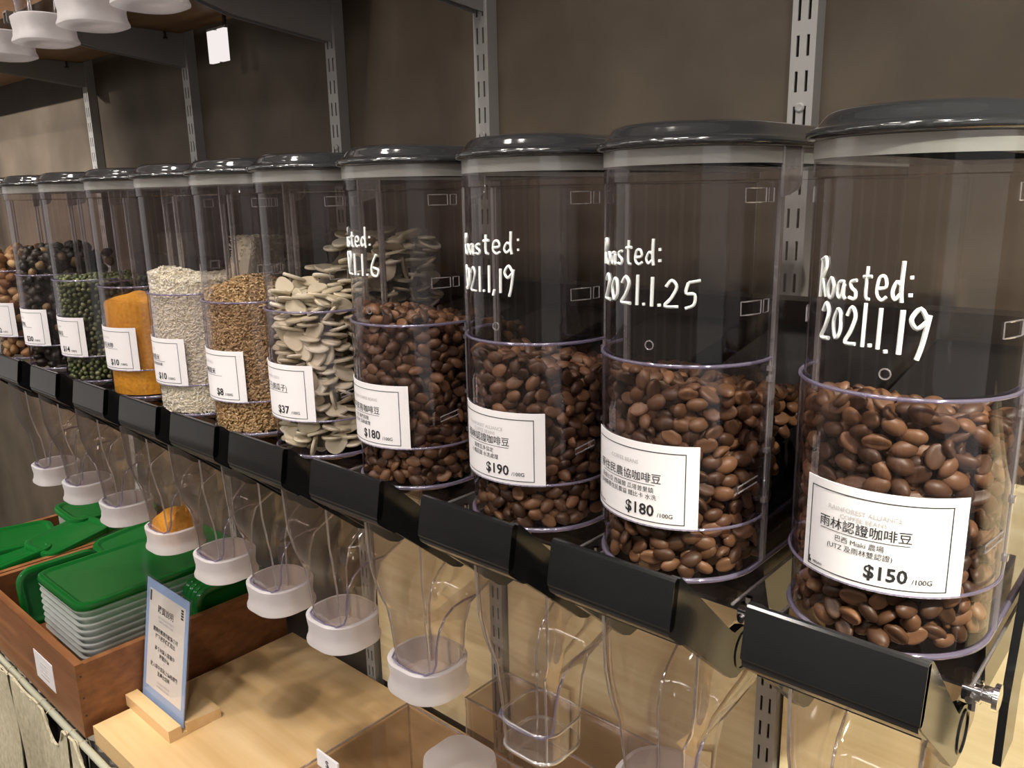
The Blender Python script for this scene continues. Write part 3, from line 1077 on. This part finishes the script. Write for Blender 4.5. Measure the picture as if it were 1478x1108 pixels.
# pumpkin seeds -----------------------------------------------------
seed_p = grain_mesh_seed()
seed_me = mesh_only(seed_p, 'pumpkin_seed', M['seed'], 30)
def seed_top(x, y):
    return 1.04 + .03 * sin(7 * x) + (.0 if y < .7 else min(.34, (y - .7) * .9)) - .12 * max(0, x - XC - .1)
def seed_rot(rg, tang, up, nrm):
    if rg.random() < .68:      # lying flat, edge towards the wall
        a = rg.uniform(0, 2 * pi)
        t2 = Vector((cos(a), sin(a), 0))
        return rot_random(rg, t2, Vector((-sin(a), cos(a), 0)), Vector((0, 0, 1)), .22, .3)
    return rot_random(rg, tang, up, (nrm + Vector((0, 0, .45))).normalized(), .25, .8)
its = fill(5, seed_top, 1.5, (.145, .046), 205, seed_rot, .082, 8000, 2, None, .12, .10)
front = [it for it in its if (it[0] == 't' or it[1] == 0) and not hidden_by_label(5, it[4], it[5])][:290]
ids = set(id(i) for i in front)
individuals(front, 5, seed_me, 'pumpkin_seed', 'flat cream pumpkin seed in the $37 dispenser', 'pumpkin seed', 'pumpkin seeds in the $37 dispenser')
rest = MB()
for it in its:
    if id(it) not in ids:
        merge_into(rest, seed_p, it[2], it[3])
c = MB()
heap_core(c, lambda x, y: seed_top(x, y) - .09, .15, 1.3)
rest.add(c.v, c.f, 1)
o = rest.build('pumpkin_seeds', [M['seed'], M['seedcore']], None, 40, W(XK[5], 0, 0))
tag(o, 'flat cream pumpkin seeds heaped behind the $37 label', 'pumpkin seeds', None, 'stuff')

# rice, brown rice: heaps nobody could count ------------------------
def grains(k, name, label, cat, top, ymax, mats, size, n_wall, n_top, seed):
    rg = np.random.default_rng(seed)
    g = grain_mesh_ball(5, 3, size)
    mb = MB()
    q = RIN * pi / 2
    cnt = 0
    while cnt < n_wall:
        u = rg.uniform(-q, q + ymax - YC)
        z = rg.uniform(-.13, 1.6)
        x, y, t = wallpoint(u, .004 + abs(rg.normal(0, .008)))
        if z > top(x, y) or y > ramp_y(z):
            continue
        nrm, tang = Vector((sin(t), -cos(t), 0)), Vector((cos(t), sin(t), 0))
        merge_into(mb, g, Vector((x, y, z)), rot_random(rg, tang, Vector((0, 0, 1)), nrm, .4, .9))
        cnt += 1
    cnt = 0
    while cnt < n_top:
        x, y = rg.uniform(XC - RIN, XC + RIN), rg.uniform(YC - RIN, ymax)
        if y < YC and (x - XC) ** 2 + (y - YC) ** 2 > RIN ** 2:
            continue
        a = rg.uniform(0, 6.28)
        merge_into(mb, g, Vector((x, y, top(x, y) + rg.normal(0, .006))), rot_random(rg, Vector((cos(a), sin(a), 0)), Vector((-sin(a), cos(a), 0)), Vector((0, 0, 1)), .4, .5))
        cnt += 1
    c = MB()
    heap_core(c, lambda x, y: top(x, y) - .006, .012, ymax)
    mb.add(c.v, c.f, 1)
    o = mb.build(name, mats, None, 60, W(XK[k], 0, 0))
    tag(o, label, cat, None, 'stuff')

def rice_top(x, y):
    return 1.0 + .10 * math.exp(-((x - XC + .12) / .2) ** 2 - ((y - .45) / .25) ** 2) + (0 if y < .95 or x < XC - .02 else min(.33, (y - .95) * 6)) + .006 * sin(31 * x) * sin(27 * y)
def brown_top(x, y):
    return .95 + .12 * math.exp(-((x - XC - .02) / .22) ** 2 - ((y - .62) / .3) ** 2) - .16 * max(0, (x - XC) / .4) ** 1.5 + .01 * sin(29 * x) * cos(25 * y)
grains(7, 'white_rice', 'white rice heaped in the dispenser between cornmeal and brown rice', 'rice', rice_top, 1.3, [M['rice'], M['ricecore']], (.019, .0075, .0075), 9500, 2600, 31)
grains(6, 'brown_rice', 'tan brown rice heaped in the $8 dispenser', 'rice', brown_top, 1.3, [M['brown'], M['browncore']], (.019, .0090, .0090), 8500, 2400, 32)

# cornmeal -----------------------------------------------------------
mb = MB()
heap_core(mb, lambda x, y: .835 - .28 * sqrt((x - XC - .02) ** 2 + (y - .55) ** 2) + .008 * sin(23 * x) * sin(19 * y), .006, 1.25)
o = mb.build('cornmeal', M['corn'], None, 40, W(XK[8], 0, 0))
tag(o, 'orange-yellow cornmeal cone in the $10 dispenser beside the mung beans', 'cornmeal', None, 'stuff')
mb = MB()
rings = []
for z, kx, dx, dy in ((-1.76, 1, 0, 0), (-1.60, 1.0, 0, 0), (-1.545, .93, .0, .0), (-1.50, .80, .03, .0), (-1.46, .62, .06, .01), (-1.43, .42, .10, .0), (-1.41, .2, .12, .02)):
    w, dp = .205 * kx, .19 * kx
    rings.append([(x + .012 * sin(9 * i + 40 * z), y, z + .02 * sin(5 * i)) if z > -1.5 else (x, y, z) for i, (x, y, _) in
                  enumerate(rrect(-.39 + dx - w, -.39 + dx + w, .67 + dy - dp, .67 + dy + dp, .1 * kx, z))])
mb.loft(rings, True, True)
o = mb.build('cornmeal', M['corn'], None, 40, W(XK[8], 0, 0))
tag(o, 'little heap of orange cornmeal left in the frosted chute cap', 'cornmeal', None, 'stuff')

# mung beans ---------------------------------------------------------
mung_p = grain_mesh_ball(8, 6, (.0245, .021, .021))
mung_me = mesh_only(mung_p, 'mung_bean', M['mung'])
def any_rot(rg, tang, up, nrm):
    return rot_random(rg, tang, up, nrm, .8, 1.2)
mung_top = lambda x, y: .885 + .02 * sin(8 * x)
its = fill(9, mung_top, 1.1, (.050, .040), 309, any_rot, .022, 9000, 1)
vis = [it for it in its if (it[4] > -.9 and it[2].y < .9 and not hidden_by_label(9, it[4], it[5]))]
vis.sort(key=lambda it: (it[2] + Vector((XK[9], 0, 0)) - CAM).length)
take = vis[:300]
ids = set(id(i) for i in take)
individuals(take, 9, mung_me, 'mung_bean', 'small green mung bean in the $14 dispenser', 'mung bean', 'mung beans in the $14 dispenser')
rest = MB()
for it in its:
    if id(it) not in ids:
        merge_into(rest, mung_p, it[2], it[3])
c = MB(); heap_core(c, lambda x, y: mung_top(x, y) - .03, .04, 1.05); rest.add(c.v, c.f, 1)
o = rest.build('mung_beans', [M['mung'], M['mungcore']], None, 60, W(XK[9], 0, 0))
tag(o, 'green mung beans filling the $14 dispenser behind its label', 'mung beans', None, 'stuff')

# dried fruit and nuts ------------------------------------------------
def lumps(k, name, label, cat, group, top, size, dist, mt, core, seed, off, stuff):
    ps = [grain_mesh_ball(9, 7, size, 1, .13, i) for i in range(3)]
    mes = [mesh_only(p, name, mt) for p in ps]
    its = fill(k, top, 1.1, dist, seed, any_rot, off, 3500, 1)
    vis = [it for it in its if it[4] > -1.0 and it[2].y < .95 and not hidden_by_label(k, it[4], it[5])]
    for i in range(3):
        individuals(vis[i::3], k, mes[i], name, label, cat, group, (.85, 1.15))
    ids = set(id(i) for i in vis)
    rest = MB()
    for it in its:
        if id(it) not in ids:
            merge_into(rest, ps[0], it[2], it[3])
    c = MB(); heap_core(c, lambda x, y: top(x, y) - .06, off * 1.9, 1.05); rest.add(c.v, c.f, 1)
    o = rest.build(name + 's', [mt, core], None, 60, W(XK[k], 0, 0))
    tag(o, stuff, cat, None, 'stuff')
lumps(10, 'dried_longan', 'wrinkled dark dried fruit in the $30 dispenser', 'dried fruit', 'dried fruit in the $30 dispenser', lambda x, y: 1.13 + .05 * sin(8 * x),
      (.062, .052, .048), (.105, .092), M['longan'], M['longcore'], 410, .058, 'dark dried fruit packed behind the $30 label')
lumps(11, 'shelled_nut', 'brown nut in the farthest dispenser', 'nut', 'nuts in the farthest dispenser', lambda x, y: 1.09 + .04 * sin(7 * x),
      (.070, .052, .052), (.115, .094), M['nut'], M['nutcore'], 411, .058, 'brown nuts packed behind the label of the farthest dispenser')

# ------------------------------------------------------------------ wooden crates on the left with lids and food trays
def crate(x0, x1, y0, y1, zb, zt, label, card):
    t = .10
    base = ((x0 + x1) / 2, (y0 + y1) / 2, zb)
    b = W(*base)
    c = thing('wooden_crate', label, 'crate', base)
    for nm, bx in (('front_panel', (x0, x1, y0, y0 + t, zb, zt)), ('back_panel', (x0, x1, y1 - t, y1, zb, zt)),
                   ('side_panel', (x0, x0 + t, y0 + t, y1 - t, zb, zt - .02)), ('side_panel', (x1 - t, x1, y0 + t, y1 - t, zb, zt - .02)),
                   ('bottom_panel', (x0 + t, x1 - t, y0 + t, y1 - t, zb, zb + .06))):
        mb = MB(); mb.box(*bx)
        mb.build(nm, M['boxwood'], c, 0, None, True, b)
    ca, cb = card
    mb = MB(); mb.box(ca, cb, y0 - .006, y0, -4.68, -4.27)
    p = mb.build('price_card', M['paper'], c, 0, None, True, b)
    mb = MB()
    cx = (ca + cb) / 2
    for w, z, h in ((.20, -4.40, .018), (.30, -4.44, .012), (.26, -4.47, .012), (.34, -4.53, .012), (.30, -4.60, .02)):
        mb.box(cx - w / 2, cx + w / 2, y0 - .008, y0 - .006, z, z + h)
    mb.build('lettering', M['grayink'], p, 0, None, True, b)
    for z in (-4.1, -4.4, -4.65):
        mb = MB(); mb.tube([(x1 - .001, y0 + .05, z), (x1 + .004, y0 + .05, z)], .014, 10)
        mb.build('nail', M['darksteel'], c, 30, None, True, b)
    return c
ZB, ZT = -4.95, -3.93
crate(-13.2, -9.52, .2, 3.18, ZB, ZT, 'reddish-brown wooden crate beside the pine shelf holding a stack of green-lidded trays', (-11.05, -10.38))
crate(-15.2, -13.24, .2, 3.18, ZB, ZT, 'reddish-brown wooden crate at the left edge holding loose green lids', (-13.7, -13.34))

def lid_rings(wx, wy):
    out = []
    for o_, z in ((-.02, -.02), (.0, -.06), (.02, -.06), (.03, -.01), (.012, .03), (-.03, .045), (-.06, .04), (-.085, .012), (-.11, .008)):
        out.append(rrect(-wx / 2 - o_, wx / 2 + o_, -wy / 2 - o_, wy / 2 + o_, .2 + o_, z, 6))
    return out
lid_mb = MB(); lid_mb.loft(lid_rings(1.62, 2.5), False, True)
lid_me = mesh_only(lid_mb, 'tray_lid', M['green'], 45)
slid_mb = MB(); slid_mb.loft(lid_rings(.82, 1.15), False, True)
slid_me = mesh_only(slid_mb, 'tray_lid', M['green'], 45)
def put(name, me, loc, rot, label, cat, group=None):
    o = bpy.data.objects.new(name, me)
    COL.objects.link(o)
    o.location = W(*loc)
    o.rotation_euler = rot
    return tag(o, label, cat, group)
put('tray_lid', lid_me, (-11.1, 1.85, -3.60), (0, 0, 0), 'large flat green lid on top of the clear tray stack', 'lid')
# food trays, nested
tb = MB()
tr = []
for o_, z in ((.02, -.03), (.03, -.005), (.03, .0), (-.02, .0), (-.035, -.02), (-.12, -.36), (-.16, -.385)):
    tr.append(rrect(-.80 - o_, .80 + o_, -1.24 - o_, 1.24 + o_, .2 + o_, z, 6))
tb.loft(tr, False, True)
tray_me = mesh_only(tb, 'food_tray', M['tray'], 45)
for i in range(8):
    put('food_tray', tray_me, (-11.1 + .008 * (i % 3), 1.85, -3.675 - .098 * i), (0, 0, 0), 'clear plastic food tray nested in the stack under the large green lid', 'food tray', 'clear trays nested under the large green lid')
# lids standing on edge either side of the stack
for i in range(3):
    put('tray_lid', slid_me, (-12.08 - .09 * i, 1.0 + .03 * i, -4.0 - .03 * i), (0, radians(82), 0), 'green lid standing on edge at the left of the clear tray stack', 'lid', 'green lids on edge left of the tray stack')
for i in range(4):
    put('tray_lid', slid_me, (-10.03 + .10 * i, 2.5, -4.06 - .02 * i), (0, radians(88), 0), 'green lid standing on edge between the tray stack and the crate side behind the sign', 'lid', 'green lids on edge behind the sign')
for i, (x, y, z, rx, ry, rz, lb) in enumerate((
        (-13.85, .80, -3.98, 4, -6, 5, 'small green lid lying at the front of the left crate'),
        (-14.5, 1.15, -3.92, -3, 8, -8, 'small green lid at the left side of the left crate'),
        (-13.75, 1.70, -3.86, 6, 4, 12, 'small tilted green lid in the middle of the left crate'),
        (-14.45, 2.45, -3.76, -5, 8, 4, 'small green lid resting high at the back of the left crate'),
        (-13.85, 2.62, -3.84, 8, -3, -6, 'small green lid at the back right of the left crate'))):
    put('tray_lid', slid_me, (x, y, z), (radians(rx), radians(ry), radians(rz)), lb, 'lid')
    put('food_tray', tray_me, (x, y, z - .08), (radians(rx), radians(ry), radians(rz)), lb.replace('green lid', 'clear tray under the green lid'), 'food tray').scale = (.48, .44, .8)
put('tray_lid', slid_me, (-12.72, 2.4, -3.93), (radians(5), radians(14), radians(4)), 'small green lid in the crate behind the left side of the tall tray stack', 'lid')

# ------------------------------------------------------------------ standing sign
sg = thing('table_sign', 'upright acrylic sign with a pale blue border, standing on the pine shelf', 'sign', (-8.93, 1.0, ZS))
b = W(-8.93, 1.0, ZS)
mb = MB()
mb.prism([(.74, ZS + .001), (.74, ZS + .16), (.90, ZS + .16), (.905, ZS + .05), (.965, ZS + .05), (.97, ZS + .16), (1.42, ZS + .13), (1.42, ZS + .001)], 0, -9.55, -8.33)
mb.build('wood_base', M['pine'], sg, 0, None, True, b)
SW, SH = 1.15, 1.66
def on_sign(u, v, o_=0.0):
    # u across from the left edge, v up the panel, o_ towards the viewer
    ang = radians(9.5)
    n = Vector((0, -cos(ang), sin(ang)))
    up = Vector((0, sin(ang), cos(ang)))
    p = Vector((-9.5, .935, ZS + .06)) + Vector((1, 0, 0)) * u + up * v + n * o_
    return (p.x, p.y, p.z)
def slab(mb, u0, u1, v0, v1, o0, o1, mi=0):
    v = [on_sign(u, q, o_) for u in (u0, u1) for q in (v0, v1) for o_ in (o0, o1)]
    mb.add(v, [(0, 1, 3, 2), (4, 6, 7, 5), (0, 4, 5, 1), (2, 3, 7, 6), (0, 2, 6, 4), (1, 5, 7, 3)], mi)
mb = MB(); slab(mb, 0, SW, 0, SH, -.025, .012)
mb.build('acrylic_holder', M['signgl'], sg, 0, None, True, b)
mb = MB(); slab(mb, .025, SW - .025, .02, SH - .025, -.012, .0); 
card = mb.build('printed_card', M['blue'], sg, 0, None, True, b)
mb = MB(); slab(mb, .11, SW - .10, .22, SH - .14, .0005, .003)
mb.build('white_field', M['card'], card, 0, None, True, b)
mb = MB()
fs = lambda u, v: on_sign(u, v, .0045)
cu = SW / 2
put_text(mb, '購買說明', .105, cu - .02, 1.27, fs, 'C', .012)
for i, t_ in enumerate(('請先自備容器並秤重登記', '或使用店內提供之容器')):
    put_text(mb, t_, .038, cu, 1.19 - .05 * i, fs, 'C', 0, 1)
for y, ls in ((1.0, ('選擇所需要的散裝食材', '按下把手緩緩取出')), (.76, ('將食材裝入容器中', '秤重計價')), (.52, ('放入袋中並貼上價格標籤', '至櫃台結帳'))):
    for i, t_ in enumerate(ls):
        put_text(mb, t_, .066, cu, y - .082 * i, fs, 'C', .014)
for y in (.865, .625):
    put_text(mb, '↓', .05, cu, y, fs, 'C', 0, 1)
for i, t_ in enumerate(('散裝食材依重量計價', '取用後請將把手歸位')):
    put_text(mb, t_, .036, cu, .33 - .05 * i, fs, 'C', 0, 1)
slab(mb, .13, .17, 1.36, 1.50, .003, .0045)
for i in range(4):
    slab(mb, .95, 1.01, 1.36 + .035 * i, 1.385 + .035 * i, .003, .0045)
mb.build('lettering', [M['ink'], M['grayink']], card, 0, None, True, b)

# ------------------------------------------------------------------ rail and linen bags under the crates
mb = MB(); mb.tube([(-16, .16, -5.02), (-6, .16, -5.02)], .045, 14)
o = build_at(mb, 'hanging_rail', M['rail'], (-11, .12, -5.03), None, 60)
tag(o, 'gray-green metal rail running under the front of the crates', 'rail')
def linen_bag(x0, x1, dip, y, label, ph):
    base = ((x0 + x1) / 2, y, -5.1)
    b = W(*base)
    bag = thing('linen_bag', label, 'bag', base, 'linen bags hanging from the rail')
    def sheet(yo, dp, mt, nm):
        mb = MB()
        n, m_ = 28, 16
        rings = []
        for th in (0, .015):
            for i in range(n + 1):
                f = i / n
                x = x0 + (x1 - x0) * f
                top = (-4.94 if yo < 0 else -5.08) - dp * max(0, 1 - ((f - .5) / .36) ** 2)
                col = []
                for j in range(m_ + 1):
                    z = top + (-8.2 - top) * j / m_
                    yy = y + yo + th + (.035 * sin(19 * f + ph) + .02 * sin(41 * f + 2 * ph)) * (.4 + j / m_) + .02 * sin(3 * z + ph)
                    col.append((x + .02 * sin(2.3 * z + ph), yy, z))
                rings.append(col)
        fr, bk = rings[:n + 1], rings[n + 1:]
        mb.loft(fr, closed=False)
        mb.loft([r[::-1] for r in bk], closed=False)
        mb.loft([[r[0] for r in fr], [r[0] for r in bk]], closed=False)
        mb.loft([[r[0] for r in (fr[0], fr[0])], [bk[0][0], bk[0][0]]], closed=False)
        mb.build(nm, mt, bag, 60, None, True, b)
    sheet(-.10, dip, M['linen'], 'front_panel')
    sheet(.10, 0.0, M['linen_shade'], 'back_panel')
    mb = MB()
    n = 28
    mb.tube([(x0 + (x1 - x0) * i / n, y - .095, -4.94 - dip * max(0, 1 - ((i / n - .5) / .36) ** 2) + .005) for i in range(n + 1)], .018, 6)
    mb.build('hem', M['linen'], bag, 60, None, True, b)
    for f in (.14, .86):
        x = x0 + (x1 - x0) * f
        mb = MB()
        mb.tube([(x, y - .085, -5.12), (x + .01, y - .075, -5.02), (x + .01, .16, -4.968), (x, y + .08, -5.02), (x, y + .09, -5.12)], .008, 8)
        mb.build('strap', M['linen'], bag, 60, None, True, b)
linen_bag(-13.6, -11.9, .02, .15, 'flat beige linen bag hanging at the left edge under the crates', .4)
linen_bag(-11.88, -10.75, .04, .16, 'folded beige linen bag hanging between the flat bag and the gaping bag', 1.9)
linen_bag(-10.72, -9.75, .36, .15, 'beige linen bag with a gaping dark opening under the crate corner', 3.1)
linen_bag(-9.7, -8.6, .34, .16, 'beige linen bag with an open top hanging just under the pine shelf end', 4.4)

# ------------------------------------------------------------------ clear acrylic boxes at the right of the pine shelf
def acrylic_box(x0, x1, y0, y1, zt, label):
    base = ((x0 + x1) / 2, (y0 + y1) / 2, ZS)
    b = W(*base)
    bx = thing('acrylic_box', label, 'box', base)
    mb = MB()
    for a in ((x0, x0 + .03, y0, y1), (x1 - .03, x1, y0, y1), (x0 + .03, x1 - .03, y0, y0 + .03), (x0 + .03, x1 - .03, y1 - .03, y1)):
        mb.box(*a, ZS + .002, zt)
    mb.build('walls', M['chute'], bx, 0, None, True, b)
    mb = MB()
    mb.tube([(x0, y0, zt), (x1, y0, zt), (x1, y1, zt), (x0, y1, zt)], .014, 6, True)
    mb.build('rim', M['cedge'], bx, 40, None, True, b)
    for x, y in ((x0, y0), (x0, y1), (x1, y1)):
        mb = MB(); mb.tube([(x, y, ZS + .01), (x, y, zt)], .010, 6)
        mb.build('corner_edge', M['cedge'], bx, 40, None, True, b)
    mb = MB(); mb.box(x0 + .03, x1 - .03, y0 + .03, y1 - .03, zt - .03, zt - .012)
    lid = mb.build('lid', M['chute'], bx, 0, None, True, b)
    return bx
acrylic_box(-5.28, -2.2, -.3, 1.97, -3.5, 'clear acrylic box on the pine shelf under the three nearest chutes')
acrylic_box(-4.88, -2.0, 2.42, 3.05, -3.5, 'narrow clear acrylic box against the wall behind the larger one')
cap2 = MB()
cap2.loft([rrect(-.27 - o_, .27 + o_, -.25 - o_, .25 + o_, .16 + o_ * .6, z, 8) for o_, z in ((-.01, .01), (.02, .0), (.03, .1), (.02, .23), (.0, .235))], True, True)
o = build_at(cap2, 'spare_cap', M['frost'], (0, 0, 0), None, 50)
o.location = W(-4.05, 1.52, -3.51)
tag(o, 'loose frosted plastic cap lying on the clear acrylic box', 'cap')
mb = MB(); mb.box(-.16, .16, -.01, .01, 0, .16)
o = thing('price_tag', 'small white tag standing on the corner of the clear acrylic box', 'tag', (-5.05, .80, -3.50))
mb.build('tag_plate', M['paper'], o, 0)
mb = MB(); put_text(mb, '$', .11, 0, .04, lambda u, v: (u, -.0115, v), 'C', .01)
mb.build('lettering', M['ink'], o, 0)

# ------------------------------------------------------------------ dispensers on the upper shelf: chutes and frosted caps hang into view
UPX = [-4.52, -5.60, -6.68, -7.77, -8.86, -9.95]
UPLAB = ['upper dispenser whose frosted cap is cut by the top edge of the picture',
         'upper dispenser whose frosted cap is rightmost of those in full view at the top left',
         'upper dispenser whose frosted cap is second from the right at the top left',
         'upper dispenser whose frosted cap is third from the right at the top left',
         'upper dispenser whose frosted cap is fourth from the right, cut by the left edge',
         'upper dispenser farthest along, its cap just outside the left edge']
for x, lb in zip(UPX[:5], UPLAB):
    base = (x, -.27, 4.98)
    d = thing('bulk_dispenser', lb, 'dispenser', base, 'dispensers hanging from the upper shelf')
    c = child('chute', D['chute'], d)
    child('chute_edge', D['chute_edge'], c)
    child('chute_cap', D['chute_cap'], d)
    child('handle', D['handle'], d)
    child('base_plate', D['base_plate'], d)
nb = MB()
for i in range(26):
    merge_into(nb, grain_mesh_ball(8, 6, (.062, .048, .048), 1, .1, i), Vector((UPX[2] - .4 + random.uniform(-.16, .16), -.27 + .67 + random.uniform(-.15, .15), 4.98 - 1.70 + .075 * (i // 4) + random.uniform(0, .03))),
               Euler((random.uniform(0, 6), random.uniform(0, 6), 0)).to_matrix())

# ------------------------------------------------------------------ ceiling lamps
def lamp_tube(x, y, rz, length, label):
    t = thing('ceiling_light', label, 'ceiling light', (x, y, 11.9), 'twin-tube ceiling lights')
    t.rotation_euler.z = rz
    mb = MB(); mb.box(-length / 2, length / 2, -.75, .75, 0, .1)
    mb.build('housing', M['ceil'], t, 0)
    for s_ in (-.38, .38):
        mb = MB(); mb.tube([(-length / 2 + .2, s_, -.15), (length / 2 - .2, s_, -.15)], .2, 12)
        mb.build('tube', M['tube'], t, 60)
for x, y in ((-30, -16), (-16, -14), (-4, -15), (9, -14)):
    lamp_tube(x, y, 0, 9.0, 'twin-tube ceiling light over the shop aisle')

# two glowing bars added under the upper shelf to imitate a bright reflection
tg = thing('reflection_bars', 'two small glowing white bars imitating a reflection under the upper shelf above the lids', 'light', (-9.48, 2.93, 3.76))
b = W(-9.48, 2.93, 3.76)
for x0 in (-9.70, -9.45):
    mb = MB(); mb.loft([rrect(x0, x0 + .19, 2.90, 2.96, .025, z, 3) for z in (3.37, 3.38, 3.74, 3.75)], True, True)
    mb.build('glow_bar', M['bar'], tg, 40, None, True, b)
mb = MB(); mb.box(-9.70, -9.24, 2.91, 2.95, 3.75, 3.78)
mb.build('added_bar_holder', M['steel'], tg, 0, None, True, b)
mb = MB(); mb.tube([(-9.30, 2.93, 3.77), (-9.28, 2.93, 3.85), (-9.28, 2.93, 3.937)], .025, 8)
mb.build('added_bar_hook', M['darksteel'], tg, 40, None, True, b)
